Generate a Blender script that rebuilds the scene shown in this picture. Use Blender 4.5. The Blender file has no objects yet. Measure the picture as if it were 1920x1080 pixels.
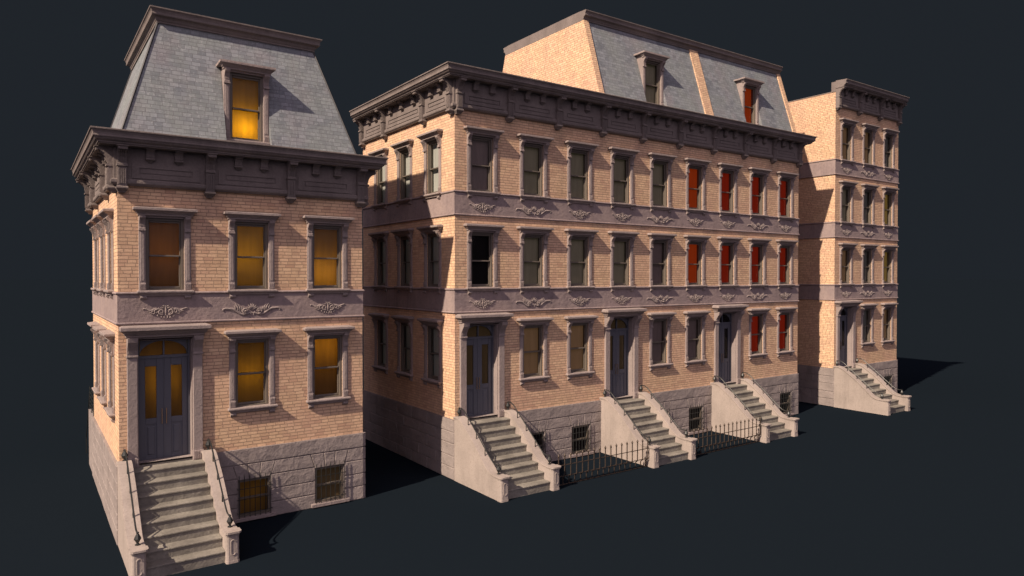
import bpy, math, random
from mathutils import Vector
random.seed(7)
S = bpy.context.scene
C = S.collection

# ------------------------------------------------------------------ camera
cd = bpy.data.cameras.new('camera'); cam = bpy.data.objects.new('camera', cd); C.objects.link(cam)
cam.location = (-2.402, -24.548, 8.301)
cam.rotation_euler = (math.radians(90 - 0.894), 0, math.radians(-35.096))
cd.sensor_width = 36; cd.lens = 24.49; cd.clip_start = .1; cd.clip_end = 20000
S.camera = cam

# ------------------------------------------------------------------ world, lamps, exposure
EXPO = 0.55
W = bpy.data.worlds.new('World'); S.world = W; W.use_nodes = True
bg = W.node_tree.nodes['Background']
bg.inputs[0].default_value = (.0100, .0124, .0158, 1); bg.inputs[1].default_value = 1.0
def lamp_sun(name, direction, strength, colour, angle):
    l = bpy.data.lights.new(name, 'SUN'); l.energy = strength; l.color = colour; l.angle = math.radians(angle)
    o = bpy.data.objects.new(name, l); C.objects.link(o)
    o.rotation_euler = Vector(direction).to_track_quat('-Z', 'Y').to_euler(); o.location = (0, 0, 60)
    return o
lamp_sun('key_sun', (1, .25, -.85), 4.9, (1.0, .82, .645), .9)
lamp_sun('soft_fill', (.68, .72, -.42), 1.30, (.97, .79, .94), 150)
vs = S.view_settings
vs.view_transform = 'Standard'; vs.look = 'None'; vs.gamma = 1; vs.exposure = EXPO; vs.use_curve_mapping = False

# ------------------------------------------------------------------ materials
def newmat(name):
    m = bpy.data.materials.new(name); m.use_nodes = True
    nt = m.node_tree; b = nt.nodes['Principled BSDF']
    return m, nt, b
def N(nt, t, **k):
    n = nt.nodes.new(t)
    for a, v in k.items(): setattr(n, a, v)
    return n
def math_(nt, op, a, b=None, c=None):
    n = N(nt, 'ShaderNodeMath', operation=op)
    for i, v in enumerate((a, b, c)):
        if v is None: continue
        if isinstance(v, (int, float)): n.inputs[i].default_value = v
        else: nt.links.new(v, n.inputs[i])
    return n.outputs[0]
def mixc(nt, f, a, b, mode='MIX'):
    n = N(nt, 'ShaderNodeMix', data_type='RGBA', blend_type=mode)
    for i, v in ((0, f), (6, a), (7, b)):
        if isinstance(v, (int, float)): n.inputs[i].default_value = v
        elif isinstance(v, tuple): n.inputs[i].default_value = (*v, 1) if len(v) == 3 else v
        else: nt.links.new(v, n.inputs[i])
    return n.outputs[2]
def noise(nt, vec, scale, detail=4, rough=.55, dist=0):
    n = N(nt, 'ShaderNodeTexNoise'); n.inputs['Scale'].default_value = scale
    n.inputs['Detail'].default_value = detail; n.inputs['Roughness'].default_value = rough
    n.inputs['Distortion'].default_value = dist
    if vec is not None: nt.links.new(vec, n.inputs['Vector'])
    return n
def ramp(nt, fac, p0, p1, c0=(0, 0, 0), c1=(1, 1, 1)):
    n = N(nt, 'ShaderNodeValToRGB'); e = n.color_ramp.elements
    e[0].position = p0; e[1].position = p1; e[0].color = (*c0, 1); e[1].color = (*c1, 1)
    nt.links.new(fac, n.inputs[0]); return n.outputs[0]
def bump(nt, h, strength, dist, prev=None):
    n = N(nt, 'ShaderNodeBump'); n.inputs['Strength'].default_value = strength; n.inputs['Distance'].default_value = dist
    nt.links.new(h, n.inputs['Height'])
    if prev is not None: nt.links.new(prev, n.inputs['Normal'])
    return n.outputs[0]
def wall_uv(nt, wobble=.012, wscale=9, zscale=1.0):
    """(horizontal run, height) of a wall at its real place"""
    g = N(nt, 'ShaderNodeNewGeometry'); s = N(nt, 'ShaderNodeSeparateXYZ'); nt.links.new(g.outputs['Position'], s.inputs[0])
    sn = N(nt, 'ShaderNodeSeparateXYZ'); nt.links.new(g.outputs['True Normal'], sn.inputs[0])
    side = math_(nt, 'GREATER_THAN', math_(nt, 'ABSOLUTE', sn.outputs[0]), .5)
    u = N(nt, 'ShaderNodeMix', data_type='FLOAT'); nt.links.new(side, u.inputs[0]); nt.links.new(s.outputs[0], u.inputs[2]); nt.links.new(s.outputs[1], u.inputs[3])
    nz = noise(nt, g.outputs['Position'], wscale, 2)
    sc = N(nt, 'ShaderNodeSeparateColor'); nt.links.new(nz.outputs['Color'], sc.inputs[0])
    uu = math_(nt, 'ADD', u.outputs[0], math_(nt, 'MULTIPLY', math_(nt, 'SUBTRACT', sc.outputs[0], .5), wobble * 2.4))
    vv = math_(nt, 'ADD', math_(nt, 'MULTIPLY', s.outputs[2], zscale), math_(nt, 'MULTIPLY', math_(nt, 'SUBTRACT', sc.outputs[1], .5), wobble))
    c = N(nt, 'ShaderNodeCombineXYZ'); nt.links.new(uu, c.inputs[0]); nt.links.new(vv, c.inputs[1])
    return c.outputs[0], g.outputs['Position']
def brick_node(nt, vec, w, h, mortar, smooth, off=.5, freq=2, squash=1, sf=2):
    b = N(nt, 'ShaderNodeTexBrick', offset=off, offset_frequency=freq, squash=squash, squash_frequency=sf)
    nt.links.new(vec, b.inputs['Vector']); b.inputs['Scale'].default_value = 1
    b.inputs['Brick Width'].default_value = w; b.inputs['Row Height'].default_value = h
    b.inputs['Mortar Size'].default_value = mortar; b.inputs['Mortar Smooth'].default_value = smooth
    b.inputs['Color1'].default_value = (0, 0, 0, 1); b.inputs['Color2'].default_value = (1, 1, 1, 1); b.inputs['Mortar'].default_value = (.5, .5, .5, 1)
    b.inputs['Bias'].default_value = 0
    return b
def grime(nt, pos):
    mp = N(nt, 'ShaderNodeMapping'); mp.inputs['Scale'].default_value = (2.2, 2.2, .35); nt.links.new(pos, mp.inputs[0])
    a = noise(nt, mp.outputs[0], 1.0, 5, .65, .3); b = noise(nt, pos, .45, 3, .5)
    return math_(nt, 'MULTIPLY', ramp(nt, a.outputs[0], .46, .74), ramp(nt, b.outputs[0], .35, .62))
def mat_brick():
    m, nt, b = newmat('tan_brick')
    uv, pos = wall_uv(nt, .020, 8)
    sp = N(nt, 'ShaderNodeSeparateXYZ'); nt.links.new(uv, sp.inputs[0])
    row = math_(nt, 'FLOOR', math_(nt, 'DIVIDE', sp.outputs[1], .112))
    wn = N(nt, 'ShaderNodeTexWhiteNoise', noise_dimensions='1D'); nt.links.new(row, wn.inputs['W'])
    cb = N(nt, 'ShaderNodeCombineXYZ'); nt.links.new(math_(nt, 'ADD', sp.outputs[0], math_(nt, 'MULTIPLY', wn.outputs['Value'], .12)), cb.inputs[0]); nt.links.new(sp.outputs[1], cb.inputs[1])
    bt = brick_node(nt, cb.outputs[0], .31, .112, .010, .35, .5, 2, .80, 3)
    col = mixc(nt, bt.outputs['Color'], (.58, .388, .245), (.75, .525, .332))
    big = noise(nt, pos, .55, 3)
    col = mixc(nt, ramp(nt, big.outputs[0], .38, .66), col, mixc(nt, .38, col, (.62, .37, .29)))
    fine = noise(nt, pos, 26, 4)
    col = mixc(nt, math_(nt, 'MULTIPLY', ramp(nt, fine.outputs[0], .5, .75), .35), col, (.40, .25, .18))
    col = mixc(nt, bt.outputs['Fac'], col, (.40, .265, .19))
    col = mixc(nt, math_(nt, 'MULTIPLY', grime(nt, pos), .38), col, (.22, .15, .12))
    wb = N(nt, 'ShaderNodeTexWhiteNoise', noise_dimensions='1D'); nt.links.new(math_(nt, 'MULTIPLY', bt.outputs['Color'], 91.7), wb.inputs['W'])
    col = mixc(nt, math_(nt, 'MULTIPLY', math_(nt, 'GREATER_THAN', wb.outputs['Value'], .90), .32), col, (.42, .23, .17))
    nt.links.new(col, b.inputs['Base Color']); b.inputs['Roughness'].default_value = .85
    b.inputs['Specular IOR Level'].default_value = .2
    h = math_(nt, 'MULTIPLY', math_(nt, 'SUBTRACT', 1.0, bt.outputs['Fac']), math_(nt, 'ADD', math_(nt, 'MULTIPLY', bt.outputs['Color'], .5), .7))
    nrm = bump(nt, h, 1.0, .033)
    nrm = bump(nt, fine.outputs[0], .5, .018, nrm)
    nt.links.new(nrm, b.inputs['Normal'])
    return m
def mat_stone(name, c0, c1, bump_s=.4, rough=.85, crack=0.0, spec=.25, fscale=14):
    m, nt, b = newmat(name)
    g = N(nt, 'ShaderNodeNewGeometry'); pos = g.outputs['Position']
    n1 = noise(nt, pos, 1.1, 5, .6); n2 = noise(nt, pos, fscale, 5, .65); n3 = noise(nt, pos, 60, 3)
    col = mixc(nt, ramp(nt, n1.outputs[0], .35, .68), c0, c1)
    col = mixc(nt, math_(nt, 'MULTIPLY', ramp(nt, n2.outputs[0], .48, .72), .45), col, tuple(x * .62 for x in c0))
    col = mixc(nt, math_(nt, 'MULTIPLY', grime(nt, pos), .5), col, tuple(x * .45 for x in c0))
    nt.links.new(col, b.inputs['Base Color']); b.inputs['Roughness'].default_value = rough
    b.inputs['Specular IOR Level'].default_value = spec
    nrm = bump(nt, n2.outputs[0], bump_s, .03)
    nrm = bump(nt, n3.outputs[0], bump_s * .6, .006, nrm)
    if crack:
        d = noise(nt, pos, 2.0, 3, .6)
        mp = N(nt, 'ShaderNodeMapping'); mp.inputs['Rotation'].default_value = (.4, .75, .5); mp.inputs['Scale'].default_value = (1.0, 1.0, 2.2)
        ad = N(nt, 'ShaderNodeVectorMath', operation='ADD'); nt.links.new(pos, mp.inputs[0])
        sc = N(nt, 'ShaderNodeVectorMath', operation='SCALE'); nt.links.new(d.outputs['Color'], sc.inputs[0]); sc.inputs['Scale'].default_value = 1.3
        nt.links.new(mp.outputs[0], ad.inputs[0]); nt.links.new(sc.outputs[0], ad.inputs[1])
        v = N(nt, 'ShaderNodeTexVoronoi', feature='F1'); v.inputs['Scale'].default_value = 1.15
        nt.links.new(ad.outputs[0], v.inputs['Vector'])
        nrm = bump(nt, v.outputs['Distance'], crack, .22, nrm)
        nrm = bump(nt, noise(nt, pos, 5, 5, .6, .6).outputs[0], crack, .09, nrm)
    nt.links.new(nrm, b.inputs['Normal'])
    return m
def mat_slate():
    m, nt, b = newmat('roof_slate')
    uv, pos = wall_uv(nt, .012, 6, 1.04)
    sp = N(nt, 'ShaderNodeSeparateXYZ'); nt.links.new(uv, sp.inputs[0])
    row = math_(nt, 'FLOOR', math_(nt, 'DIVIDE', sp.outputs[1], .15))
    wn = N(nt, 'ShaderNodeTexWhiteNoise', noise_dimensions='1D'); nt.links.new(row, wn.inputs['W'])
    cb = N(nt, 'ShaderNodeCombineXYZ'); nt.links.new(math_(nt, 'ADD', sp.outputs[0], math_(nt, 'MULTIPLY', wn.outputs['Value'], .13)), cb.inputs[0]); nt.links.new(sp.outputs[1], cb.inputs[1])
    bt = brick_node(nt, cb.outputs[0], .27, .15, .005, .2, .5, 2, .80, 3)
    col = mixc(nt, bt.outputs['Color'], (.125, .14, .16), (.225, .243, .268))
    n1 = noise(nt, pos, .9, 4)
    col = mixc(nt, ramp(nt, n1.outputs[0], .4, .62), col, mixc(nt, .55, col, (.21, .235, .225)))
    col = mixc(nt, ramp(nt, noise(nt, pos, .7, 3).outputs[0], .5, .7), col, mixc(nt, .45, col, (.235, .20, .215)))
    n2 = noise(nt, pos, 11, 5, .7)
    col = mixc(nt, math_(nt, 'MULTIPLY', ramp(nt, n2.outputs[0], .54, .68), .45), col, (.42, .43, .45))
    col = mixc(nt, math_(nt, 'MULTIPLY', grime(nt, pos), .45), col, (.12, .125, .13))
    col = mixc(nt, bt.outputs['Fac'], col, (.10, .10, .115))
    nt.links.new(col, b.inputs['Base Color']); b.inputs['Roughness'].default_value = .62; b.inputs['Specular IOR Level'].default_value = .4
    h = math_(nt, 'MULTIPLY', math_(nt, 'SUBTRACT', 1.0, bt.outputs['Fac']), math_(nt, 'ADD', math_(nt, 'MULTIPLY', bt.outputs['Color'], .7), .5))
    nrm = bump(nt, h, .7, .014); nrm = bump(nt, n2.outputs[0], .4, .012, nrm)
    nt.links.new(nrm, b.inputs['Normal'])
    return m
def mat_plain(name, col, rough=.5, metal=0, spec=.5, nscale=20, var=.25, bs=.15):
    m, nt, b = newmat(name)
    g = N(nt, 'ShaderNodeTexCoord'); n1 = noise(nt, g.outputs['Object'], nscale, 4)
    c = mixc(nt, math_(nt, 'MULTIPLY', n1.outputs[0], var * 2), col, tuple(x * .55 for x in col))
    nt.links.new(c, b.inputs['Base Color']); b.inputs['Roughness'].default_value = rough
    b.inputs['Metallic'].default_value = metal; b.inputs['Specular IOR Level'].default_value = spec
    if bs: nt.links.new(bump(nt, n1.outputs[0], bs, .01), b.inputs['Normal'])
    return m
def mat_blind(name, col, emit=None, es=0, translucent=False):
    m, nt, b = newmat(name)
    g = N(nt, 'ShaderNodeTexCoord'); mp = N(nt, 'ShaderNodeMapping'); mp.inputs['Scale'].default_value = (2.6, 2.6, .22)
    va = N(nt, 'ShaderNodeVectorMath', operation='ADD'); oi = N(nt, 'ShaderNodeObjectInfo'); nt.links.new(g.outputs['Object'], mp.inputs[0])
    nt.links.new(mp.outputs[0], va.inputs[0]); sc = N(nt, 'ShaderNodeVectorMath', operation='SCALE'); nt.links.new(oi.outputs['Location'], sc.inputs[0]); sc.inputs['Scale'].default_value = .73; nt.links.new(sc.outputs[0], va.inputs[1])
    n1 = noise(nt, va.outputs[0], 2.6, 3, .5, .4)
    c = mixc(nt, n1.outputs[0], col, tuple(x * .6 for x in col))
    if translucent: nt.links.new(mixc(nt, .88, c, (.03, .02, .015)), b.inputs['Base Color'])
    else: nt.links.new(c, b.inputs['Base Color']); b.inputs['Roughness'].default_value = .9; b.inputs['Specular IOR Level'].default_value = .1
    if emit:
        nt.links.new(mixc(nt, n1.outputs[0], emit, tuple(x * .7 for x in emit)), b.inputs['Emission Color']); b.inputs['Emission Strength'].default_value = es
    if translucent:
        t = N(nt, 'ShaderNodeBsdfTranslucent'); nt.links.new(c, t.inputs[0])
        mx = N(nt, 'ShaderNodeMixShader'); mx.inputs[0].default_value = .6
        nt.links.new(b.outputs[0], mx.inputs[1]); nt.links.new(t.outputs[0], mx.inputs[2])
        nt.links.new(mx.outputs[0], nt.nodes['Material Output'].inputs[0])
    return m
def mat_glass():
    m, nt, b = newmat('window_glass')
    t = N(nt, 'ShaderNodeBsdfTransparent'); t.inputs[0].default_value = (.95, .95, .94, 1)
    gl = N(nt, 'ShaderNodeBsdfGlossy'); gl.inputs['Roughness'].default_value = .06
    f = N(nt, 'ShaderNodeFresnel'); f.inputs[0].default_value = 1.22
    mx = N(nt, 'ShaderNodeMixShader'); nt.links.new(f.outputs[0], mx.inputs[0]); nt.links.new(t.outputs[0], mx.inputs[1]); nt.links.new(gl.outputs[0], mx.inputs[2])
    nt.links.new(mx.outputs[0], nt.nodes['Material Output'].inputs[0])
    return m
M = {
 'brick': mat_brick(),
 'stone': mat_stone('brownstone_trim', (.26, .215, .205), (.31, .255, .24), .6),
 'belt': mat_stone('brownstone_render', (.255, .20, .20), (.32, .25, .235), .75, fscale=6),
 'cornice': mat_stone('cornice_paint', (.165, .138, .13), (.215, .18, .168), .45),
 'base': mat_stone('rusticated_base_stone', (.245, .21, .20), (.30, .255, .24), .5, crack=.16),
 'cheek': mat_stone('smooth_stoop_stone', (.31, .265, .24), (.37, .315, .285), .35),
 'step': mat_stone('worn_step_stone', (.165, .152, .132), (.27, .25, .215), .5, crack=.12),
 'slate': mat_slate(),
 'sash': mat_plain('brown_painted_sash', (.135, .112, .090), .55),
 'door': mat_plain('blue_grey_door_paint', (.088, .092, .115), .5, nscale=8, var=.15),
 'brass': mat_plain('brass_handle', (.42, .30, .20), .35, .9),
 'iron': mat_plain('black_wrought_iron', (.018, .020, .020), .45, .0, nscale=30),
 'rust': mat_plain('rusty_fence_iron', (.085, .062, .048), .55, .4, nscale=30, var=.5),
 'lead': mat_plain('dark_lead_flashing', (.05, .05, .055), .5, .2),
 'glass': mat_glass(),
 'b_amber': mat_blind('amber_blind', (.80, .50, .10), translucent=True),
 'b_olive': mat_blind('olive_brown_blind', (.27, .24, .18), (.32, .27, .14), .03),
 'b_brown': mat_blind('brown_blind', (.24, .16, .105), (.5, .27, .10), .07),
 'b_plum': mat_blind('plum_blind', (.19, .145, .14), (.3, .2, .18), .02),
 'b_green': mat_blind('dark_green_blind', (.17, .165, .15), (.27, .26, .2), .012),
 'b_gold': mat_blind('dim_gold_blind', (.22, .14, .04), (.6, .38, .08), .10),
 'b_ember': mat_blind('orange_red_lit_blind', (.12, .02, .008), (1.0, .10, .008), .105),
 'b_grey': mat_blind('grey_green_blind', (.44, .45, .42), (.4, .42, .4), .012),
 'b_umber': mat_blind('umber_glass_blind', (.10, .07, .04), (.5, .3, .08), .012),
 'b_black': mat_blind('unlit_room', (.012, .01, .01)),
 'b_red': mat_blind('red_lit_blind', (.10, .014, .008), (1.0, .050, .006), .075),
}

# ------------------------------------------------------------------ mesh helpers
class MB:
    def __init__(s): s.v = []; s.f = []
    def add(s, vs, fs):
        n = len(s.v); s.v += [tuple(p) for p in vs]; s.f += [tuple(i + n for i in f) for f in fs]
    def box(s, x0, x1, y0, y1, z0, z1):
        s.add([(x0,y0,z0),(x1,y0,z0),(x1,y1,z0),(x0,y1,z0),(x0,y0,z1),(x1,y0,z1),(x1,y1,z1),(x0,y1,z1)],
              [(0,3,2,1),(4,5,6,7),(0,1,5,4),(1,2,6,5),(2,3,7,6),(3,0,4,7)])
    def bbox(s, x0, x1, y0, y1, z0, z1, c=.01):
        """box with the four front (-y) edges chamfered"""
        s.add([(x0,y1,z0),(x1,y1,z0),(x1,y1,z1),(x0,y1,z1),(x0,y0+c,z0),(x1,y0+c,z0),(x1,y0+c,z1),(x0,y0+c,z1),
               (x0+c,y0,z0+c),(x1-c,y0,z0+c),(x1-c,y0,z1-c),(x0+c,y0,z1-c)],
              [(0,3,2,1),(0,1,5,4),(1,2,6,5),(2,3,7,6),(3,0,4,7),(4,5,9,8),(5,6,10,9),(6,7,11,10),(7,4,8,11),(8,9,10,11)])
    def prism(s, poly, a, b, fn):
        """poly in 2D swept from a to b; fn(p, q, t) gives the 3D point"""
        n = len(poly)
        s.add([fn(p, q, a) for p, q in poly] + [fn(p, q, b) for p, q in poly],
              [tuple(range(n))[::-1], tuple(range(n, 2 * n))] + [(i, (i+1) % n, (i+1) % n + n, i + n) for i in range(n)])
    def stack(s, rings, y1=0.0):
        """stacked rectangles (half width, forward depth, z), open against y1"""
        vs = []
        for hw, d, z in rings: vs += [(-hw, y1, z), (-hw, -d, z), (hw, -d, z), (hw, y1, z)]
        fs = []
        for i in range(len(rings) - 1):
            a = 4 * i; b = a + 4
            for j in range(4): fs.append((a + j, a + (j+1) % 4, b + (j+1) % 4, b + j))
        fs += [(3, 2, 1, 0), tuple(range(4 * len(rings) - 4, 4 * len(rings)))]
        s.add(vs, fs)
    def sweep(s, prof, path, normals, cap=True):
        """profile of (offset, z) carried along mitred plan path"""
        n = len(prof); vs = []
        for (px, py), (nx, ny) in zip(path, normals):
            vs += [(px + nx * o, py + ny * o, z) for o, z in prof]
        fs = []
        for i in range(len(path) - 1):
            for j in range(n - 1): fs.append((i*n+j, (i+1)*n+j, (i+1)*n+j+1, i*n+j+1))
        if cap: fs += [tuple(range(n)), tuple(range((len(path)-1)*n, len(path)*n))[::-1]]
        s.add(vs, fs)
    def tube(s, pts, rad, seg=6, flat=1.0):
        pts = [Vector(p) for p in pts]; n = len(pts); vs = []; ring = []
        if not isinstance(rad, (list, tuple)): rad = [rad] * n
        ref = None
        for i, p in enumerate(pts):
            t = (pts[min(i+1, n-1)] - pts[max(i-1, 0)]).normalized()
            if ref is None: ref = Vector((0, 1, 0)) if abs(t.y) < .9 else Vector((1, 0, 0))
            a = (ref - t * ref.dot(t)).normalized(); b = t.cross(a); ref = a
            for k in range(seg):
                th = 2 * math.pi * k / seg
                vs.append(p + (a * math.cos(th) * flat + b * math.sin(th)) * rad[i])
        fs = [(i*seg+k, i*seg+(k+1) % seg, (i+1)*seg+(k+1) % seg, (i+1)*seg+k) for i in range(n-1) for k in range(seg)]
        fs += [tuple(range(seg))[::-1], tuple(range((n-1)*seg, n*seg))]
        s.add(vs, fs)
    def lathe(s, prof, c, seg=8):
        vs = [(c[0] + r * math.cos(2*math.pi*k/seg), c[1] + r * math.sin(2*math.pi*k/seg), c[2] + z) for r, z in prof for k in range(seg)]
        n = len(prof)
        fs = [(i*seg+k, i*seg+(k+1) % seg, (i+1)*seg+(k+1) % seg, (i+1)*seg+k) for i in range(n-1) for k in range(seg)]
        fs += [tuple(range(seg))[::-1], tuple(range((n-1)*seg, n*seg))]
        s.add(vs, fs)
    def mesh(s, name, mat, smooth=False):
        me = bpy.data.meshes.new(name); me.from_pydata(s.v, [], s.f); me.materials.append(M[mat]); me.validate()
        if smooth:
            for p in me.polygons: p.use_smooth = True
        return me
    def build(s, name, mat, parent=None, loc=(0, 0, 0), rz=0, smooth=False):
        return put(name, s.mesh(name, mat, smooth), parent, loc, rz)
def put(name, me, parent=None, loc=(0, 0, 0), rz=0):
    o = bpy.data.objects.new(name, me); C.objects.link(o); o.parent = parent; o.location = loc; o.rotation_euler = (0, 0, rz)
    return o
def thing(name, loc, label, cat, group=None):
    o = bpy.data.objects.new(name, None); C.objects.link(o); o.location = loc; o.empty_display_size = .5
    o['label'] = label; o['category'] = cat
    if group: o['group'] = group
    return o
def catmull(pts, k=5):
    P = [Vector(p) for p in pts]; P = [2 * P[0] - P[1]] + P + [2 * P[-1] - P[-2]]; out = []
    for i in range(1, len(P) - 2):
        for j in range(k):
            t = j / k; a, b, c, d = P[i-1], P[i], P[i+1], P[i+2]
            out.append(.5 * ((2*b) + (c-a)*t + (2*a-5*b+4*c-d)*t*t + (-a+3*b-3*c+d)*t*t*t))
    out.append(P[-2]); return out

def panel(mb, u0, u1, z0, z1, holes, fn, depth=.4):
    """wall sheet with openings and their reveals; fn(u, d, z) -> point, d measured inwards"""
    us = sorted({u0, u1} | {a for h in holes for a in h[:2]}); zs = sorted({z0, z1} | {a for h in holes for a in h[2:]})
    us = [u for u in us if u0 <= u <= u1]; zs = [z for z in zs if z0 <= z <= z1]
    for i in range(len(us) - 1):
        for j in range(len(zs) - 1):
            cu, cz = (us[i] + us[i+1]) / 2, (zs[j] + zs[j+1]) / 2
            if any(h[0] < cu < h[1] and h[2] < cz < h[3] for h in holes): continue
            mb.add([fn(us[i], 0, zs[j]), fn(us[i+1], 0, zs[j]), fn(us[i+1], 0, zs[j+1]), fn(us[i], 0, zs[j+1])], [(0, 1, 2, 3)])
    for a, b, c, d in holes:
        q = [(a, c), (b, c), (b, d), (a, d)]
        for k in range(4):
            (ua, za), (ub, zb) = q[k], q[(k+1) % 4]
            if za == zb == z0: continue
            mb.add([fn(ua, 0, za), fn(ub, 0, zb), fn(ub, depth, zb), fn(ua, depth, za)], [(0, 1, 2, 3)])
front = lambda u, d, z: (u, d, z)
left = lambda u, d, z: (d, u, z)

# ------------------------------------------------------------------ dimensions shared by all houses
UW, FL, DEP = 8.0, 4.01, 9.29
ZB = 2.464; BELT0, BELTH = 6.81, 1.03; SILL0 = 3.89
WX = (1.33, 4.0, 6.66); WY = (1.85, 4.5, 7.1)
def ctop(n): return 12.73 + FL * (n - 2)
def sillz(k): return SILL0 + 3.985 * k

# ------------------------------------------------------------------ window meshes (origin: middle of the sill at the wall face)
def window_meshes():
    mb = MB()
    for s in (-1, 1):
        c = s * .657
        mb.bbox(c-.098, c+.098, -.038, .02, 0, 2.36, .012)
        mb.bbox(c-.060, c+.060, -.050, -.03, .30, 1.84, .012)
        mb.bbox(c-.104, c+.104, -.062, .02, 0, .235, .015)
        for k in range(4): mb.box(c-.072+.04*k, c-.052+.04*k, -.076, -.05, .03, .20)
        # console capital: volute seen from the side
        pr = [(0, 1.90), (-.06, 1.90), (-.09, 1.93), (-.09, 1.98), (-.07, 2.0), (-.08, 2.12), (-.13, 2.22), (-.19, 2.28), (-.20, 2.35), (0, 2.35)]
        mb.prism(pr, c-.085, c+.085, lambda p, q, t: (t, p, q))
        mb.box(c-.10, c+.10, -.10, 0, 1.885, 1.925)
        for k in range(3): mb.prism([(-.06, 2.01), (-.088, 2.01), (-.10, 2.12), (-.15, 2.22), (-.205, 2.30), (-.18, 2.30)], c-.06+.045*k, c-.04+.045*k, lambda p, q, t: (t, p, q))
    mb.box(-.56, .56, -.06, .02, 2.30, 2.36)
    surround = mb.mesh('window', 'stone')
    mb = MB(); mb.stack([(.775, .12, 2.35), (.785, .15, 2.37), (.785, .15, 2.405), (.81, .17, 2.42), (.835, .20, 2.45), (.85, .245, 2.49), (.865, .265, 2.50), (.905, .285, 2.51), (.92, .30, 2.525), (.92, .30, 2.585), (.91, .295, 2.60), (.80, .0, 2.64)], .02)
    hood = mb.mesh('hood', 'stone')
    mb = MB(); mb.stack([(.70, .06, -.17), (.735, .09, -.16), (.745, .10, -.125), (.77, .12, -.11), (.785, .14, -.095), (.80, .16, -.08), (.81, .17, -.065), (.815, .175, -.04), (.81, .17, -.012), (.80, .16, 0), (.79, .0, .012)], .1)
    for s in (-1, 1):
        c = s * .64
        mb.prism([(0, -.17), (-.09, -.17), (-.11, -.20), (-.11, -.225), (-.09, -.24), (-.05, -.28), (0, -.29)], c-.09, c+.09, lambda p, q, t: (t, p, q))
    sill = mb.mesh('sill', 'stone')
    mb = MB()
    for s in (-1, 1):
        mb.box(*sorted((s*.56, s*.475)), .10, .36, 0, 2.33)
        mb.bbox(*sorted((s*.475, s*.435)), .16, .22, 1.08, 2.24, .01)
        mb.bbox(*sorted((s*.475, s*.430)), .23, .29, .05, 1.14, .01)
    mb.box(-.475, .475, .10, .36, 2.22, 2.33); mb.box(-.475, .475, .12, .36, 0, .05)
    mb.bbox(-.435, .435, .16, .22, 2.155, 2.22, .01); mb.bbox(-.435, .435, .155, .225, 1.075, 1.135, .01)
    mb.bbox(-.430, .430, .23, .29, .05, .13, .01); mb.bbox(-.430, .430, .228, .29, 1.08, 1.14, .01)
    sash = mb.mesh('sash', 'sash')
    mb = MB(); mb.add([(-.435, .19, 1.13), (.435, .19, 1.13), (.435, .19, 2.16), (-.435, .19, 2.16)], [(0, 1, 2, 3)])
    mb.add([(-.43, .26, .13), (.43, .26, .13), (.43, .26, 1.08), (-.43, .26, 1.08)], [(0, 1, 2, 3)])
    glass = mb.mesh('pane', 'glass')
    for me in (sash, glass):
        for v in me.vertices: v.co.y -= .05
    return surround, hood, sill, sash, glass
WM = window_meshes()
BL = {}
def blind_mesh(kind):
    if kind not in BL:
        mb = MB(); mb.box(-.475, .475, .292, .298, .05, 2.22); BL[kind] = mb.mesh('blind', kind)
    return BL[kind]
def window(parent, loc, rz, kind, name='window'):
    w = put(name, WM[0], parent, loc, rz)
    for nm, me in (('hood', WM[1]), ('sill', WM[2]), ('sash', WM[3]), ('pane', WM[4]), ('blind', blind_mesh(kind))): put(nm, me, w)
    return w

# ------------------------------------------------------------------ cornice pieces
def bracket_mesh():
    mb = MB(); w = .13
    pr = [(0, -1.64), (-.22, -1.64), (-.235, -1.60), (-.235, -1.04), (-.27, -1.02), (-.27, -.96), (-.235, -.94), (-.24, -.86), (-.27, -.74), (-.34, -.63), (-.44, -.56), (-.50, -.545), (-.52, -.57), (-.55, -.55), (-.56, -.50), (-.54, -.46), (-.57, -.43), (0, -.43)]
    mb.prism(pr, -w, w, lambda p, q, t: (t, p, q))
    mb.box(-w-.02, w+.02, -.285, 0, -1.025, -.965)
    mb.stack([(.10, .14, -1.82), (.06, .08, -1.84)][::-1] + [(.10, .14, -1.80), (.155, .24, -1.72), (.165, .26, -1.70), (.165, .26, -1.66), (.14, .235, -1.63)])
    for k in range(4):
        mb.box(-.10+.055*k, -.07+.055*k, -.262, -.22, -1.56, -1.09)
        mb.prism([(-.245, -.90), (-.26, -.90), (-.29, -.76), (-.36, -.655), (-.45, -.59), (-.45, -.56), (-.34, -.62), (-.27, -.74)], -.10+.055*k, -.07+.055*k, lambda p, q, t: (t, p, q))
    mb.stack([(.15, .575, -.47), (.16, .59, -.455), (.16, .59, -.43)])
    return mb.mesh('bracket', 'cornice')
def modillion_mesh():
    mb = MB()
    mb.prism([(-.10, -.74), (-.20, -.74), (-.235, -.70), (-.235, -.66), (-.22, -.58), (-.26, -.52), (-.34, -.48), (-.36, -.43), (-.10, -.43)], -.115, .115, lambda p, q, t: (t, p, q))
    mb.stack([(.04, .11, -.87), (.09, .17, -.81), (.13, .235, -.775), (.135, .25, -.76), (.135, .25, -.735), (.115, .23, -.72)])
    for k in range(3): mb.box(-.075+.055*k, -.045+.055*k, -.25, -.20, -.68, -.55)
    mb.box(-.135, .135, -.38, -.1, -.465, -.43)
    return mb.mesh('modillion', 'cornice')
BRK, MOD = bracket_mesh(), modillion_mesh()
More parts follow.
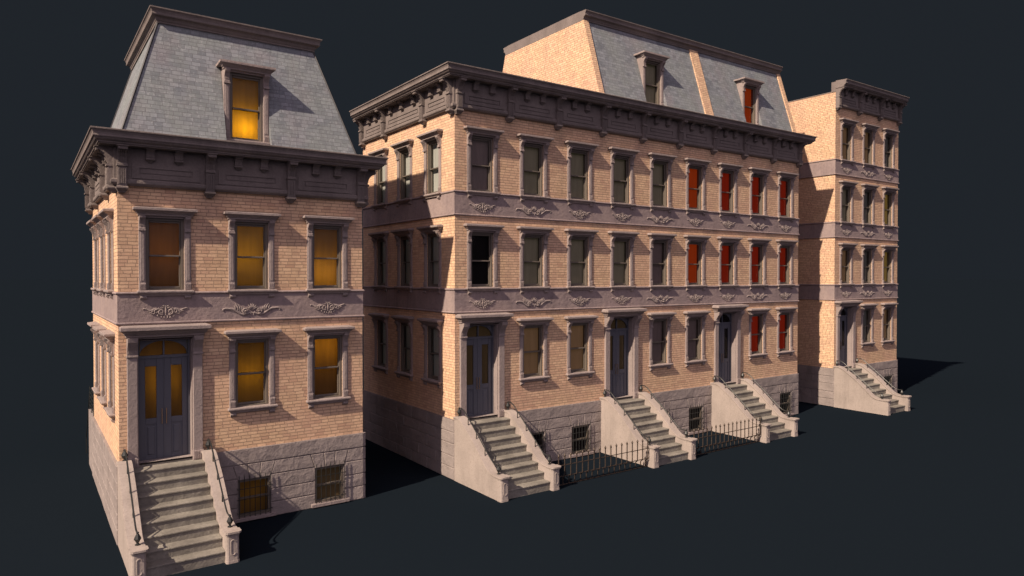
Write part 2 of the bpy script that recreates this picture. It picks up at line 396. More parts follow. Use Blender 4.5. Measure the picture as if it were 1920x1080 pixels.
CPROF = [(0, -1.60), (.12, -1.60), (.135, -1.58), (.17, -1.55), (.185, -1.52), (.185, -1.44), (.17, -1.43), (.15, -1.405), (.10, -1.39), (.10, -.43), (.50, -.43), (.50, -.40), (.535, -.395), (.545, -.36), (.56, -.34), (.60, -.325), (.63, -.29), (.64, -.255), (.675, -.25), (.68, -.225), (.668, -.19), (.675, -.13), (.70, -.08), (.715, -.055), (.735, -.05), (.74, -.045), (.74, -.008), (.73, 0), (0, .04)]
def raised(mb, a, b, z0, z1, f):
    def bx(u0, u1, d, e0, e1): mb.add([f(u, dd, z) for u in (u0, u1) for dd in (.09, d) for z in (e0, e1)], [(0,1,3,2),(4,6,7,5),(0,4,5,1),(2,3,7,6),(0,2,6,4),(1,5,7,3)])
    t = .13
    bx(a, b, .128, z0, z0+t); bx(a, b, .128, z1-t, z1); bx(a, a+t*1.6, .128, z0+t, z1-t); bx(b-t*1.6, b, .128, z0+t, z1-t)
    bx(a+t*1.6+.05, b-t*1.6-.05, .122, z0+t+.04, z1-t-.04)
def cornice(parent, T, lft, rgt, flush=False):
    ov = 0.0
    path, nrm = [], []
    if lft: path += [(0, DEP), (0, 0)]; nrm += [(-1, 0), (-1, -1)]
    else: path += [(0, 0)]; nrm += [(0, -1)]
    if rgt: path += [(UW, 0), (UW, DEP)]; nrm += [(1, -1), (1, 0)]
    else: path += [(UW, 0)]; nrm += [(0, -1)]
    if lft: path[0] = (0, DEP); 
    mb = MB(); mb.sweep(CPROF, path, nrm)
    bays = [(.25, 2.52), (2.78, 5.17), (5.43, 7.75)]
    if not lft and not flush: bays[0] = (.13, 2.52)
    for a, b in bays: raised(mb, a+.14, b-.18, -1.36, -.90, lambda u, d, z: (u, -d, z))
    sb = [(.25, 2.37), (2.63, 6.32), (6.58, 8.95)]
    if lft:
        for a, b in sb: raised(mb, a+.14, b-.14, -1.36, -.90, lambda u, d, z: (-d, u, z))
    if rgt:
        for a, b in sb: raised(mb, a+.14, b-.14, -1.36, -.90, lambda u, d, z: (UW+d, u, z))
    c = mb.build('cornice', 'cornice', parent, (0, 0, T))
    bx = [.12 if (lft or flush) else 0.0, 2.65, 5.30] + ([7.87] if (rgt or flush) else [])
    for x in bx: put('bracket', BRK, c, (x, 0, 0))
    for x in (.90, 1.72, 3.54, 4.38, 6.18, 6.98): put('modillion', MOD, c, (x, 0, 0))
    for on, x, rz in ((lft, 0, -math.pi/2), (rgt, UW, math.pi/2)):
        if on:
            for y in (.13, 2.5, 6.45, 9.08): put('bracket', BRK, c, (x, y, 0), rz)
            for y in (.92, 1.7, 3.3, 4.48, 5.65, 7.35, 8.15): put('modillion', MOD, c, (x, y, 0), rz)
    return c

# ------------------------------------------------------------------ carved ornaments on the belt courses
def spiral(cx, cz, r0, a0, turns, s=1, n=16):
    return [(cx + s * r0 * (1 - .78*i/n) * math.cos(a0 + turns*2*math.pi*i/n), -.015, cz + r0 * (1 - .78*i/n) * math.sin(a0 + turns*2*math.pi*i/n)) for i in range(n+1)]
def taper(n, a, b, c=None):
    return [a + (b-a) * i/(n-1) for i in range(n)] if c is None else [(a + (b-a)*min(1, 2*i/(n-1))) if i < n/2 else b + (c-b)*(2*i/(n-1)-1) for i in range(n)]
def ornament_meshes():
    A = MB()
    for s in (-1, 1):
        q = catmull([(s*.05, 0, -.10), (s*.20, 0, -.17), (s*.36, 0, -.16), (s*.50, 0, -.07), (s*.62, 0, .01), (s*.78, 0, .03), (s*.90, 0, .03), (s*.95, 0, -.02), (s*.91, 0, -.05)]); A.tube(q, taper(len(q), .035, .05, .018), 6, .42)
        q = spiral(s*.22, -.05, .105, -1.9, 1.5, s); A.tube(q, taper(len(q), .032, .016), 6, .5)
        A.lathe([(.0, -.03), (.035, -.015), (.035, .015), (0, .03)], (s*.22, -.02, -.05), 8)
        for x0, z0, x1, z1, x2, z2, r in ((.42, -.10, .40, .05, .46, .17, .03), (.46, -.08, .47, .06, .56, .205, .035), (.50, -.05, .55, .05, .585, .14, .028), (.38, -.12, .33, .0, .37, .11, .026), (.34, -.13, .28, -.02, .30, .07, .02)):
            q = catmull([(s*x0, 0, z0), (s*x1, -.01, z1), (s*x2, -.01, z2)]); A.tube(q, taper(len(q), .015, r, .010), 6, .5)
        for x2, z2 in ((.06, .2), (.14, .15), (.19, .08)):
            q = catmull([(s*.01, 0, -.02), (s*x2*.5, -.02, z2*.45), (s*x2, -.012, z2)]); A.tube(q, taper(len(q), .016, .028, .008), 6, .5)
        q = catmull([(s*.01, 0, -.1), (s*.05, 0, -.16), (s*.035, 0, -.215)]); A.tube(q, taper(len(q), .018, .026, .01), 6, .5)
        q = catmull([(s*.52, 0, -.06), (s*.62, 0, -.055), (s*.70, 0, -.03)]); A.tube(q, taper(len(q), .02, .012), 6, .42)
    q = catmull([(0, 0, -.06), (0, -.012, .1), (0, -.012, .23)]); A.tube(q, taper(len(q), .02, .032, .008), 6, .5)
    B = MB()
    for s in (-1, 1):
        q = catmull([(s*.14, 0, .06), (s*.30, 0, .085), (s*.42, 0, .03), (s*.52, 0, .07), (s*.62, 0, .10), (s*.65, 0, .06)]); B.tube(q, taper(len(q), .03, .034, .012), 6, .42)
        q = spiral(s*.13, -.012, .095, -2.2, 1.4, s); B.tube(q, taper(len(q), .03, .014), 6, .5)
        q = spiral(s*.27, .0, .07, 2.2, -1.1, s); B.tube(q, taper(len(q), .026, .012), 6, .5)
        for x0, z0, x1, z1, x2, z2, r in ((.34, .05, .40, -.012, .47, -.04, .026), (.28, .0, .34, -.07, .42, -.06, .024), (.20, -.08, .24, -.13, .20, -.17, .022), (.08, -.12, .13, -.17, .10, -.215, .022), (.03, -.1, .05, -.18, .02, -.23, .022),
                                         (.04, .07, .08, .12, .16, .13, .026), (.02, .10, .05, .17, .11, .19, .026), (.08, .06, .16, .08, .22, .12, .022), (.42, .04, .47, .01, .53, .015, .02)):
            q = catmull([(s*x0, 0, z0), (s*x1, -.01, z1), (s*x2, -.015, z2)]); B.tube(q, taper(len(q), .014, r, .008), 6, .5)
    q = catmull([(0, 0, -.16), (0, -.012, 0), (0, -.012, .2)]); B.tube(q, taper(len(q), .014, .036, .012), 6, .5)
    for mb in (A, B): mb.v = [(x, y*1.25, z) for x, y, z in mb.v]
    return A.mesh('ornament', 'stone', True), B.mesh('ornament', 'stone', True)
ORN_WIDE, ORN_SMALL = ornament_meshes()

# ------------------------------------------------------------------ stoop
def stoop_meshes():
    st = MB()
    y = [-.58 - .39*k for k in range(8)]; z = [2.345 - .286*k for k in range(8)]
    yb = .02
    for k in range(8):
        z0 = z[k+1] if k < 7 else 0.0
        back = yb if k == 0 else y[k-1] + .05
        st.box(.29, 2.35, y[k]+.03, back, 0 if k == 7 else z0 - .12, z[k]-.055)
        st.bbox(.29, 2.35, y[k]-.0, back, z[k]-.055, z[k], .012)
    st.box(.51, 2.11, .0, .62, 2.30, 2.39)
    steps = st.mesh('stoop', 'step')
    crv = catmull([(0, 0, 2.61), (0, -.28, 2.635), (0, -.55, 2.56), (0, -.85, 2.37), (0, -1.4, 1.99), (0, -2.0, 1.48), (0, -2.42, 1.11), (0, -2.68, .965), (0, -2.98, .92), (0, -3.28, .92)], 4)
    top = [(p.y, p.z) for p in crv]
    ck = MB()
    core = [(.0, 0)] + [(.0, top[0][1]-.03)] + [(a, b-.03) for a, b in top[1:]] + [(-3.28, 0)]
    ck.prism(core, -.17, .17, lambda p, q, t: (t, p, q))
    def strip(o0, o1, hw):
        poly = [(a, b-o0) for a, b in top] + [(a, b-o1) for a, b in top][::-1]
        ck.prism(poly, -hw, hw, lambda p, q, t: (t, p, q))
    strip(0, .035, .195); strip(.03, .06, .21); strip(.06, .10, .185)
    def oct(hw, y0, y1, c): return [(-hw, y1), (-hw, y0+c), (-hw+c*.35, y0+c*.35), (-hw+c, y0), (hw-c, y0), (hw-c*.35, y0+c*.35), (hw, y0+c), (hw, y1)]
    def block(hw, y0, y1, c, z0, z1): ck.prism(oct(hw, y0, y1, c), z0, z1, lambda p, q, t: (p, q, t))
    block(.18, -3.46, -3.2, .06, 0, .83); block(.195, -3.475, -3.2, .065, .80, .83); block(.215, -3.50, -3.2, .07, .845, .87); block(.235, -3.53, -3.2, .08, .87, .925)
    block(.19, -3.47, -3.2, .06, 0, .07)
    ring = [(.06*math.cos(t), -3.462, .30+.06*math.sin(t) if math.sin(t) < 0 else .62+.06*math.sin(t)) for t in [2*math.pi*i/24 for i in range(25)]]
    ck.tube(ring, .016, 5)
    cheek = ck.mesh('cheek_wall', 'cheek')
    fi = MB(); fi.lathe([(.07, 0), (.07, .02), (.035, .035), (.03, .06), (.085, .15), (.095, .18), (.045, .29), (.025, .31), (.038, .33), (.038, .35), (.01, .37)], (0, 0, 0), 8)
    finial = fi.mesh('finial', 'iron')
    hr = MB()
    q = catmull([(0, -.12, 2.96), (0, -.30, 2.97), (0, -.55, 2.88), (0, -.82, 2.67), (0, -1.44, 2.19), (0, -2.06, 1.69), (0, -2.55, 1.32), (0, -2.78, 1.24), (0, -2.98, 1.25)], 5)
    hr.tube(q, .024, 6)
    for yy, zc, zt in ((-.82, 2.37, 2.67), (-1.44, 1.94, 2.19), (-2.06, 1.40, 1.69)): hr.tube([(0, yy, zc-.02), (0, yy, zt)], .018, 6)
    rail = hr.mesh('handrail', 'iron')
    return steps, cheek, finial, rail
STM = stoop_meshes()
def stoop(parent):
    s = put('stoop', STM[0], parent)
    for x in (.11, 2.53):
        put('cheek_wall', STM[1], s, (x, 0, 0)); put('handrail', STM[3], s, (x + .02, 0, 0))
        put('finial', STM[2], s, (x + .02, -.13, 2.62)); put('finial', STM[2], s, (x + .02, -3.0, .92))

# ------------------------------------------------------------------ front door
def door_meshes():
    mb = MB()
    for s in (-1, 1):
        c = 1.31 + s * .945
        mb.bbox(c-.145, c+.145, -.10, .02, 2.345, 6.44, .015)
        mb.bbox(c-.165, c+.165, -.13, .02, 2.345, 2.66, .015)
        for k in range(5): mb.box(c-.125+.055*k, c-.095+.055*k, -.147, -.12, 2.40, 2.62)
        mb.bbox(c-.165, c+.165, -.14, .02, 5.80, 5.86, .01)
        mb.prism([(0, 5.86), (-.12, 5.86), (-.135, 6.0), (-.22, 6.15), (-.33, 6.28), (-.36, 6.42), (0, 6.42)], c-.14, c+.14, lambda p, q, t: (t, p, q))
        for k in range(4): mb.prism([(-.10, 5.93), (-.145, 5.93), (-.165, 6.03), (-.25, 6.17), (-.30, 6.25), (-.20, 6.2)], c-.11+.06*k, c-.08+.06*k, lambda p, q, t: (t, p, q))
        a, b = sorted((1.31 + s*.802, 1.31 + s*.772)); mb.box(a, b, .0, .34, 2.345, 6.42)   # stone reveal
    mb.box(.51, 2.11, .0, .34, 6.30, 6.44)
    mb.box(.51, 2.11, -.10, .02, 6.36, 6.44)
    sur = mb.mesh('door_surround', 'stone')
    mb = MB(); mb.stack([(1.12, .22, 6.42), (1.13, .25, 6.44), (1.13, .25, 6.48), (1.16, .29, 6.50), (1.18, .33, 6.54), (1.21, .40, 6.60), (1.24, .43, 6.62), (1.275, .46, 6.63), (1.29, .48, 6.65), (1.29, .48, 6.74), (1.28, .47, 6.76), (1.2, 0, 6.80)], .02)
    hood = mb.mesh('hood', 'stone')
    mb = MB()                                             # two leaves, in the frame
    mb.box(.54, .60, .28, .40, 2.39, 6.32); mb.box(2.02, 2.08, .28, .40, 2.39, 6.32)
    mb.box(.60, 2.02, .29, .40, 5.70, 5.79); mb.box(1.285, 1.335, .30, .40, 5.79, 6.30)
    n = 20                                                # spandrels above the arched light
    arc = [(1.31 + .69*math.cos(math.pi*i/n), 5.81 + .44*math.sin(math.pi*i/n)) for i in range(n+1)]
    for i in range(n):
        (a, b), (c, d) = arc[i], arc[i+1]
        mb.add([(a, .31, b), (c, .31, d), (c, .31, 6.31), (a, .31, 6.31), (a, .40, b), (c, .40, d)], [(0, 1, 2, 3), (0, 1, 5, 4)])
    for s in (-1, 1):
        x0, x1 = (.60, 1.305) if s < 0 else (1.315, 2.02)
        g0, g1 = (x0+.17, x1-.21) if s < 0 else (x0+.21, x1-.17)
        mb.bbox(x0, g0, .335, .385, 2.40, 5.70, .008); mb.bbox(g1, x1, .335, .385, 2.40, 5.70, .008)
        for z0, z1 in ((2.40, 2.52), (3.58, 3.77), (5.44, 5.70)): mb.bbox(g0, g1, .337, .385, z0, z1, .008)
        mb.box(g0, g1, .365, .385, 2.52, 3.58); mb.bbox(g0+.06, g1-.06, .345, .37, 2.60, 3.50, .02)
    mb.bbox(1.29, 1.33, .32, .36, 2.40, 5.70, .01)
    door = mb.mesh('door', 'door')
    mb = MB()
    for zz in (0, .44): mb.tube([(0, .04, zz), (0, 0, zz)], .012, 6)
    mb.tube([(0, 0, -.03), (0, 0, .47)], .014, 6)
    handle = mb.mesh('handle', 'brass')
    mb = MB(); mb.add([(0, 0, 0), (.325, 0, 0), (.325, 0, 1.67), (0, 0, 1.67)], [(0, 1, 2, 3)])
    pane = mb.mesh('pane', 'glass')
    return sur, hood, door, handle, pane
DM = door_meshes()
def door(parent, kind):
    s = put('door_surround', DM[0], parent); put('hood', DM[1], s, (1.31, 0, 0))
    d = put('door', DM[2], parent)
    for x in (1.245, 1.375): put('handle', DM[3], d, (x, .29, 3.6))
    for x in (.77, 1.525): put('pane', DM[4], d, (x, .355, 3.77))
    b = MB(); b.box(.62, 2.0, .392, .398, 3.70, 6.31); b.build('blind', kind, d)
    g = MB(); g.add([(.60, .35, 5.79), (2.02, .35, 5.79), (2.02, .35, 6.30), (.60, .35, 6.30)], [(0, 1, 2, 3)]); g.build('transom_pane', 'glass', d)

# ------------------------------------------------------------------ basement window with its iron grille
def basement_meshes():
    mb = MB()
    for s in (-1, 1): mb.box(*sorted((s*.53, s*.46)), .06, .22, .0, 1.26)
    mb.box(-.46, .46, .06, .22, 1.18, 1.26); mb.box(-.46, .46, .06, .22, 0, .07); mb.box(-.46, .46, .08, .16, .60, .65)
    fr = mb.mesh('basement_window', 'sash')
    mb = MB(); mb.stack([(.68, .10, -.13), (.70, .12, -.11), (.70, .12, -.01), (.69, .11, 0)], .1); sill = mb.mesh('sill', 'stone')
    mb = MB()
    for k in range(7):
        x = -.52 + .173*k
        mb.tube([(x, -.085, -.03), (x, -.085, 1.38), (x, -.085, 1.46)], [.013, .013, .004], 5)
    for z in (.16, .62, .98): mb.tube([(-.58, -.085, z), (.58, -.085, z)], .012, 5)
    for x in (-.57, .57):
        for z in (.16, .98): mb.tube([(x, -.085, z), (x, .02, z)], .012, 5)
    gr = mb.mesh('grille', 'iron')
    return fr, sill, gr
BM = basement_meshes()
def basement_window(parent, x, kind):
    w = put('basement_window', BM[0], parent, (x, -.08, .16)); put('sill', BM[1], w); put('grille', BM[2], w)
    mb = MB(); mb.box(-.47, .47, .205, .212, .03, 1.22); mb.build('blind', kind, w)

# ------------------------------------------------------------------ rusticated base
PB = .085
def base(parent, lft, rgt):
    rows = [(0, .5), (.5, .97), (.97, 1.48), (1.48, 1.95), (1.95, 2.464)]
    W2, W3 = (3.50, 4.56), (6.16, 7.22)
    mb = MB(); g = .016
    rnd = random.Random(3)
    def blk(pts, a=PB, b=0.0):
        # a hewn block: bevelled edges, face tilted a little
        cx = sum(p for p, q in pts)/len(pts); cz = sum(q for p, q in pts)/len(pts); e = .014
        inn = [(p + (e if p < cx else -e), q + (e if q < cz else -e)) for p, q in pts]
        n = len(pts); off = [rnd.uniform(-.010, .006) for _ in pts]
        return pts, inn, off, n
    def emit(pts, fn):
        pts, inn, off, n = blk(pts)
        vs = [fn(p, .01, q) for p, q in pts] + [fn(p, -PB+.012, q) for p, q in pts] + [fn(p, -PB+o, q) for (p, q), o in zip(inn, off)]
        mb.add(vs, [(i, (i+1) % n, (i+1) % n + n, i+n) for i in range(n)] + [(i+n, (i+1) % n + n, (i+1) % n + 2*n, i+2*n) for i in range(n)] + [tuple(range(2*n, 3*n))])
    def rect(a, b, z0, z1, fn): emit([(a+g, z0+g), (b-g, z0+g), (b-g, z1-g), (a+g, z1-g)], fn)
    fn = front
    rect(0, .42, *rows[4], fn); rect(2.2, 8, *rows[4], fn); rect(.42, 2.2, 1.95, 2.30, fn)
    for r in (0, 1, 2):
        z0, z1 = rows[r]
        if r == 2: z1 = 1.48
        for a, b in ((0, W2[0]), (W2[1], W3[0]), (W3[1], 8)): rect(a, b, z0, z1, fn)
    z0, z1 = rows[3]
    L = 0
    for a, b in (W2, W3):
        js = [(a-.03, a-.17), (a+.36, a+.31), (b-.36, b-.31), (b+.03, b+.17)]
        emit([(L+g, z0+g), (js[0][0]-g, z0+g), (js[0][1]-g, z1-g), ((L if L == 0 else Lt)+g, z1-g)], fn)
        for i in range(3):
            zz = 1.43
            emit([(js[i][0]+g*.6, zz), (js[i+1][0]-g*.6, zz), (js[i+1][1]-g*.6, z1-g), (js[i][1]+g*.6, z1-g)], fn)
        L, Lt = js[3]
    emit([(L+g, z0+g), (8-g, z0+g), (8-g, z1-g), (Lt+g, z1-g)], fn)
    # backing and top ledge
    panel(mb, 0, 8, 0, ZB, [(W2[0], W2[1], .16, 1.43), (W3[0], W3[1], .16, 1.43), (.51, 2.11, 2.30, ZB)], lambda u, d, z: (u, d - .045, z), .3)
    mb.box(0, .51, -PB, .0, ZB-.02, ZB+.006); mb.box(2.11, 8, -PB, .0, ZB-.02, ZB+.006)
    def sidewall(fnn, back):
        st = [.75, 0, .75, 0, .75]
        for r, (a, b) in enumerate(rows):
            u = -PB+.02; k = 0
            nxt = [st[r] + 1.5*i for i in range(1, 7)]
            for e in [x for x in nxt if x < DEP-.4] + [DEP+.02]:
                rect(u, e, a, b, fnn); u = e
        mb.add([fnn(-.055, -.055, 0), fnn(DEP, -.055, 0), fnn(DEP, -.055, ZB), fnn(-.055, -.055, ZB)], [(0, 1, 2, 3)])
        mb.add([fnn(-PB, -PB, ZB+.004), fnn(DEP+.02, -PB, ZB+.004), fnn(DEP+.02, 0.01, ZB+.006), fnn(-PB, 0.01, ZB+.006)], [(0, 1, 2, 3)])
    if lft: sidewall(lambda u, d, z: (d, u, z), 0)
    if rgt: sidewall(lambda u, d, z: (UW - d, u, z), 0)
    return mb.build('base', 'base', parent)

# ------------------------------------------------------------------ belt course
def belt(parent, z, lft, rgt):
    path, nrm = [], []
    path += [(0, DEP), (0, 0)] if lft else [(0, 0)]; nrm += [(-1, 0), (-1, -1)] if lft else [(0, -1)]
    path += [(UW, 0), (UW, DEP)] if rgt else [(UW, 0)]; nrm += [(1, -1), (1, 0)] if rgt else [(0, -1)]
    mb = MB()
    def rope(zc): return [(.02 + .045*math.sin(t) if 0 < t < math.pi else .0, zc - .045*math.cos(t)) for t in [math.pi*i/8 for i in range(9)]]
    prof = rope(.045) + [(.022, .095), (.022, BELTH-.095)] + rope(BELTH-.045)
    mb.sweep(prof, path, nrm)
    return mb.build('belt_course', 'belt', parent, (0, 0, z))

# ------------------------------------------------------------------ mansard
def roof_trim_profile(): return [(-.02, -.46), (.05, -.46), (.05, -.40), (.07, -.38), (.10, -.30), (.14, -.27), (.20, -.25), (.21, -.22), (.20, -.17), (.215, -.11), (.245, -.06), (.265, -.05), (.27, -.045), (.27, -.005), (.26, 0), (-.3, .03)]
def dormer(parent, x, zs, kind, z0, sl):
    yf = .53
    d = window(parent, (x, yf, zs), 0, kind, 'dormer')
    mb = MB()
    for s in (-1, 1): mb.box(*sorted((x + s*.56, x + s*.735)), yf-.02, 1.35, zs-.05, zs+2.52)
    mb.box(x-.56, x+.56, yf+.06, 1.45, zs+2.34, zs+2.50); mb.box(x-.90, x+.90, yf-.02, 1.45, zs+2.52, zs+2.60)
    mb.build('dormer_cheek', 'stone', d, (-x, -yf, -zs))
    zt = z0 + (yf - sl(z0)) / (sl(z0+1) - sl(z0))           # slate-clad sides of the recess below the slope
    mb = MB()
    for s in (-1, 1): mb.prism([(sl(z0)+.005, z0), (yf, z0), (yf, zt-.01)], x+s*.752, x+s*.775, lambda p, q, t: (t, p, q))
    mb.box(x-.752, x+.752, sl(z0)+.005, yf, z0, zs-.12)
    mb.build('recess', 'slate', d, (-x, -yf, -zs))
def mansard(parent, T, hip, ends, kind, lx=0):
    """T: top of the main cornice; slate slopes back from it"""
    y0, y1 = .12, 1.37; z0, z1 = T - .02, T + 4.06; ztop = T + 4.51
    zs = T + .28
    sl = lambda z: y0 + (y1-y0) * (z-z0)/(z1-z0)
    mb = MB()
    hole = (4.0-.75, 4.0+.75, z0, zs+2.56)
    if hip:
        lin = lambda z: sl(z)
        us = [0, hole[0], hole[1], UW]; zz = [z0, hole[3], z1]
        def P(u, z):
            if u == 0: u = lin(z)
            if u == UW: u = UW - lin(z)
            return (u, sl(z), z)
        for i in range(3):
            for j in range(2):
                if i == 1 and j == 0: continue
                mb.add([P(us[i], zz[j]), P(us[i+1], zz[j]), P(us[i+1], zz[j+1]), P(us[i], zz[j+1])], [(0, 1, 2, 3)])
        for a, b in (((sl(z0), sl(z0)), (sl(z0), DEP - sl(z0))), ((UW-sl(z0), sl(z0)), (UW-sl(z0), DEP-sl(z0)))):
            s = 1 if a[0] < 4 else -1; d = sl(z1) - sl(z0)
            mb.add([(a[0], a[1], z0), (b[0], b[1], z0), (b[0]+s*d, b[1]-d, z1), (a[0]+s*d, a[1]+d, z1)], [(0, 1, 2, 3)])
        mb.add([(sl(z0), DEP-sl(z0), z0), (UW-sl(z0), DEP-sl(z0), z0), (UW-sl(z1), DEP-sl(z1), z1), (sl(z1), DEP-sl(z1), z1)], [(0, 1, 2, 3)])
    else:
        fn = lambda u, d, z: (u, sl(z), z)
        a, b = .33, UW-.33
        us = [a, hole[0], hole[1], b]; zz = [z0, hole[3], z1]
        for i in range(3):
            for j in range(2):
                if i == 1 and j == 0: continue
                mb.add([fn(us[i], 0, zz[j]), fn(us[i+1], 0, zz[j]), fn(us[i+1], 0, zz[j+1]), fn(us[i], 0, zz[j+1])], [(0, 1, 2, 3)])
        rb = MB(); rb.add([(a, DEP-sl(z0), z0), (b, DEP-sl(z0), z0), (b, DEP-sl(z1), z1), (a, DEP-sl(z1), z1)], [(0, 1, 2, 3)])
        rb.build('rear_roof_slope', 'slate', parent)
    # thickness of the slating at the dormer opening
    r = mb.build('mansard_roof', 'slate', parent)
    mb = MB()
    prof = roof_trim_profile()
    i = y1
    if hip:
        mb.sweep(prof, [(i, DEP-i), (i, i), (UW-i, i), (UW-i, DEP-i), (i, DEP-i)], [(-1, 1), (-1, -1), (1, -1), (1, 1), (-1, 1)], False)
        mb.box(i-.05, UW-i+.05, i-.05, DEP-i+.05, -.03, .018)
    else:
        q = [(-(i - o), z) for o, z in prof]
        full = [(i - o, z) for o, z in prof] + [(DEP - i + o, z) for o, z in prof][::-1]
        mb.prism(full, 0, UW, lambda p, q, t: (t, p, q))
    mb.build('roof_cornice', 'cornice', r, (0, 0, ztop))
    if hip:
        for sx in (0, 1):
            for sy in (0, 1):
                mb = MB()
                a0, a1 = sl(z0)-.01, sl(z1)-.01
                f = lambda v, s, L: v if s == 0 else L - v
                mb.tube([(f(a0, sx, UW), f(a0, sy, DEP), z0), (f(a1, sx, UW), f(a1, sy, DEP), z1)], .035, 6)
                mb.build('hip_flashing', 'lead', r)
    else:
        for a, b in ((0, .33), (UW-.33, UW)):
            mb = MB(); o = .07
            mb.prism([(sl(z0)-o, z0), (sl(z1)-o, z1), (DEP-sl(z1)+o, z1), (DEP-sl(z0)+o, z0)], a, b, lambda p, q, t: (t, p, q))
            mb.build('party_wall', 'brick', parent)
    dormer(parent, 4.0, zs, kind, z0, sl)

# ------------------------------------------------------------------ a house
def house(x0, floors, kinds, label, cat='townhouse', group=None, lft=False, rgt=False, side_windows=False, side_kind='b_plum',
          flush=False, door_kind='b_brown', base_kinds=('b_black', 'b_black'), roof=None):
    """kinds[floor][window] is what one sees behind each window"""
    h = thing('brick_townhouse', (x0, 0, 0), label, cat, group)
    T = ctop(floors); top = T - .2
    holes = [(.51, 2.11, ZB, 6.31)]
    for k in range(floors):
        for i, x in enumerate(WX):
            if k == 0 and i == 0: continue
            holes.append((x-.56, x+.56, sillz(k), sillz(k)+2.33))
    mb = MB(); panel(mb, 0, UW, ZB, top, holes, front, .40)
    sh = [(y-.56, y+.56, sillz(k), sillz(k)+2.33) for k in range(floors) for y in WY] if side_windows else []
    hs = T - .66 if flush else top
    panel(mb, 0, DEP, ZB, hs, sh, left, .40)
    panel(mb, 0, DEP, ZB, hs, [], lambda u, d, z: (UW - d, u, z), .3)
    mb.add([(0, DEP, 0), (UW, DEP, 0), (UW, DEP, hs), (0, DEP, hs)], [(0, 1, 2, 3)])
    mb.build('wall', 'brick', h)
    mb = MB()
    if flush:
        mb.box(.01, UW-.01, -.02, .30, T-1.0, T-.02)
        mb.box(.02, UW-.02, .3, DEP-.02, T-.80, T-.75)
        for a, b in ((-.02, .28), (UW-.28, UW+.02)): mb.box(a, b, .0, DEP+.02, hs, hs+.05)
    else: mb.box(.02, UW-.02, .02, DEP-.02, T-.08, T-.03)
    mb.build('flat_roof', 'cornice', h)
    base(h, lft or flush, rgt or flush)
    for x, k in zip((4.03, 6.69), base_kinds): basement_window(h, x, k)
    for k in range(floors - 1):
        b = belt(h, BELT0 + FL*k, lft or flush, rgt or flush)
        for i, x in enumerate(WX): put('ornament', ORN_WIDE if i == 1 else ORN_SMALL, b, (x, -.030, .40))
    for k in range(floors):
        for i, x in enumerate(WX):
            if k == 0 and i == 0: continue
            window(h, (x, 0, sillz(k)), 0, kinds[k][i])
        if side_windows:
            for y in WY: window(h, (0, y, sillz(k)), -math.pi/2, side_kind)
    door(h, door_kind); stoop(h)
    cornice(h, T, lft, rgt, flush)
    if roof: mansard(h, T, roof == 'hip', None, roof_kind_of[label[:12]])
    return h
roof_kind_of = {}

# ------------------------------------------------------------------ ground
g = MB(); n = 64
g.add([(3000*math.cos(2*math.pi*i/n), 3000*math.sin(2*math.pi*i/n), 0) for i in range(n)], [tuple(range(n))])
gm, nt, b = newmat('dark_studio_floor'); b.inputs['Base Color'].default_value = (.0080, .0121, .0172, 1)
b.inputs['Roughness'].default_value = 1; b.inputs['Specular IOR Level'].default_value = 0
M['floor'] = gm
go = g.build('ground', 'floor'); go['kind'] = 'structure'

# ------------------------------------------------------------------ the houses
L1 = 'two-storey tan brick townhouse standing alone nearest the viewer, slate mansard roof and glowing amber windows'
LA = 'flat-roofed brick townhouse at the left end of the row, with windows in its side wall'
LB = 'middle brick townhouse of the row, dark dormer window, stoop between the two fences'
LC = 'right-hand brick townhouse of the row with red windows and a red-lit dormer'
LD = 'tall narrow four-storey brick townhouse with a blank side wall, standing alone at the far right'
roof_kind_of = {L1[:12]: 'b_amber', LB[:12]: 'b_olive', LC[:12]: 'b_ember'}
AM, OL, BR, PL, RD, BK, GN, GD = 'b_amber', 'b_olive', 'b_brown', 'b_plum', 'b_red', 'b_black', 'b_green', 'b_gold'
h1 = house(0, 2, [[AM, AM, AM], [AM, AM, AM]], L1, lft=True, rgt=True, side_windows=True, side_kind=PL, door_kind=AM, base_kinds=(AM, 'b_umber'), roof='hip')
RG = 'brick townhouses joined in one row'
house(12, 3, [[BR, BR, BR], [BK, OL, OL], [PL, OL, OL]], LA, group=RG, lft=True, side_windows=True, side_kind='b_grey', door_kind='b_umber')
house(20, 3, [[PL, PL, PL], [OL, PL, 'b_ember'], [OL, OL, 'b_ember']], LB, group=RG, door_kind='b_umber', roof='party')
house(28, 3, [[RD, RD, RD], [RD, RD, RD], [RD, RD, RD]], LC, group=RG, rgt=True, door_kind=BK, roof='party')
house(40, 4, [[GN, GN, BR], [BR, GN, GD], [OL, GN, GD], [BR, BR, GN]], LD, flush=True, door_kind=BK)

mb = MB()
for x in (2.66, 5.33): mb.box(x-.05, x+.05, .42, 4.0, .1, 12.4)
for z in (2.2, 7.3, 12.4): mb.box(.05, 7.95, .42, 4.0, z-.05, z+.05)
mb.box(.05, 7.95, 4.0, 4.1, .1, 12.4)
mb.build('light_partition', 'cornice', h1)  # unseen partitions, added to keep each room lamp's light from spilling into neighbours
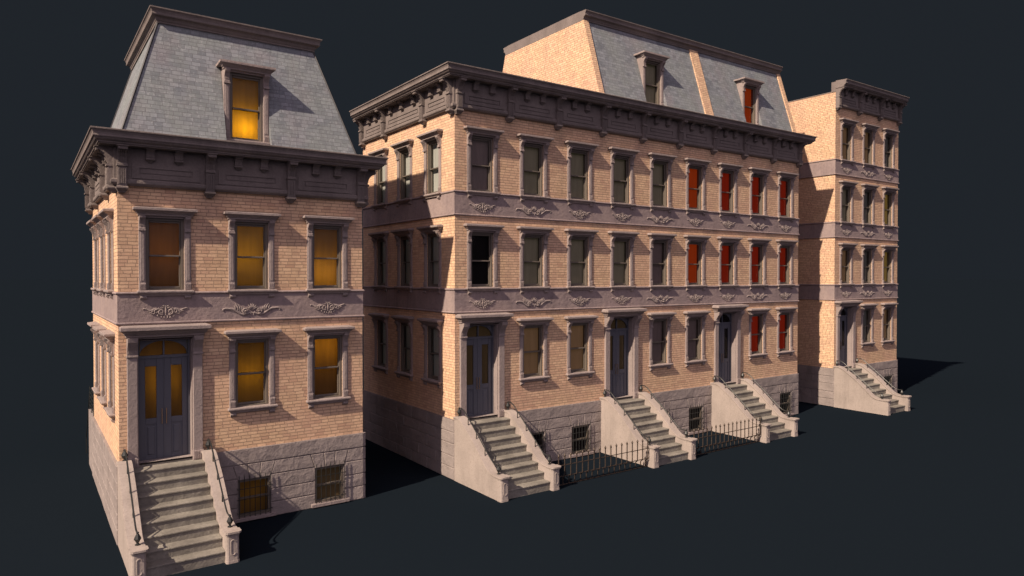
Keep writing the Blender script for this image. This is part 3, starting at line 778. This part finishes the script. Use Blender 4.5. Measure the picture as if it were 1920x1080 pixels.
# lamps that light the amber blinds of the nearest house from inside its rooms
def room_lamp(x, y, z, watts, col):
    l = bpy.data.lights.new('room_lamp', 'POINT'); l.energy = watts; l.color = col; l.shadow_soft_size = .12
    o = bpy.data.objects.new('room_lamp', l); C.objects.link(o); o.parent = h1; o.location = (x, y, z)
for x, y, z, w, c in ((4.0, .95, 5.0, 14, (1, .96, .50)), (6.66, 1.0, 5.8, 19, (1, .86, .62)),
                      (1.33, 1.2, 9.1, 9, (1, .68, .40)), (3.9, 1.15, 9.0, 26, (1, 1.0, .22)), (6.62, .95, 8.5, 24, (1, .95, .95)),
                      (1.31, 1.1, 5.0, 12, (1, .95, .35)), (4.02, .75, .9, 1.9, (1, 1.0, .3)),
                      (4.02, 1.28, 13.50, 48, (1, 1.0, .10))):
    room_lamp(x, y, z, w, c)

# ------------------------------------------------------------------ landing behind the nearest house
mb = MB(); mb.box(-.05, 3.0, DEP, 11.5, 0, ZB-.02)
for k in range(8): mb.box(.5, 2.9, 11.5, 11.5 + .30*(8-k), .29*k, .29*(k+1))
rs = mb.build('rear_stoop', 'base', h1)
mb = MB()
for k in range(5): mb.tube([(0, DEP+.1, ZB+.18+.19*k), (0, 11.45, ZB+.18+.19*k)], .018, 5)
for y in (DEP+.1, 10.4, 11.45): mb.tube([(0, y, ZB-.03), (0, y, ZB+1.0)], .022, 5)
mb.tube([(0, 11.45, ZB+.9), (0, 13.8, .75)], .02, 5); mb.tube([(0, 13.8, .0), (0, 13.8, .76)], .02, 5)
mb.build('railing', 'iron', rs)

# ------------------------------------------------------------------ iron fences between the stoops
mb = MB()
mb.tube([(0, 0, .02), (0, 0, .27), (0, -.03, .33), (0, -.11, .38), (0, -.12, .45), (0, -.12, 1.18)], .024, 5)
mb.lathe([(.024, 0), (.042, .025), (.042, .06), (.008, .14)], (0, -.12, 1.17), 6)
BAR = mb.mesh('bar', 'rust')
mb = MB(); mb.tube([(0, 0, 0), (5.22, 0, 0)], .018, 5); RAIL = mb.mesh('rail', 'rust')
for x, lab in ((14.73, 'rusty spiked iron fence between the left and the middle stoop of the row'), (22.73, 'rusty spiked iron fence between the middle and the right stoop of the row')):
    f = thing('iron_fence', (x, -3.08, 0), lab, 'fence', 'iron fences between the stoops')
    for z, y in ((.025, 0), (.40, -.105), (.84, -.12)): put('rail', RAIL, f, (0, y, z))
    for k in range(17): put('bar', BAR, f, (.12 + .311*k, 0, 0))
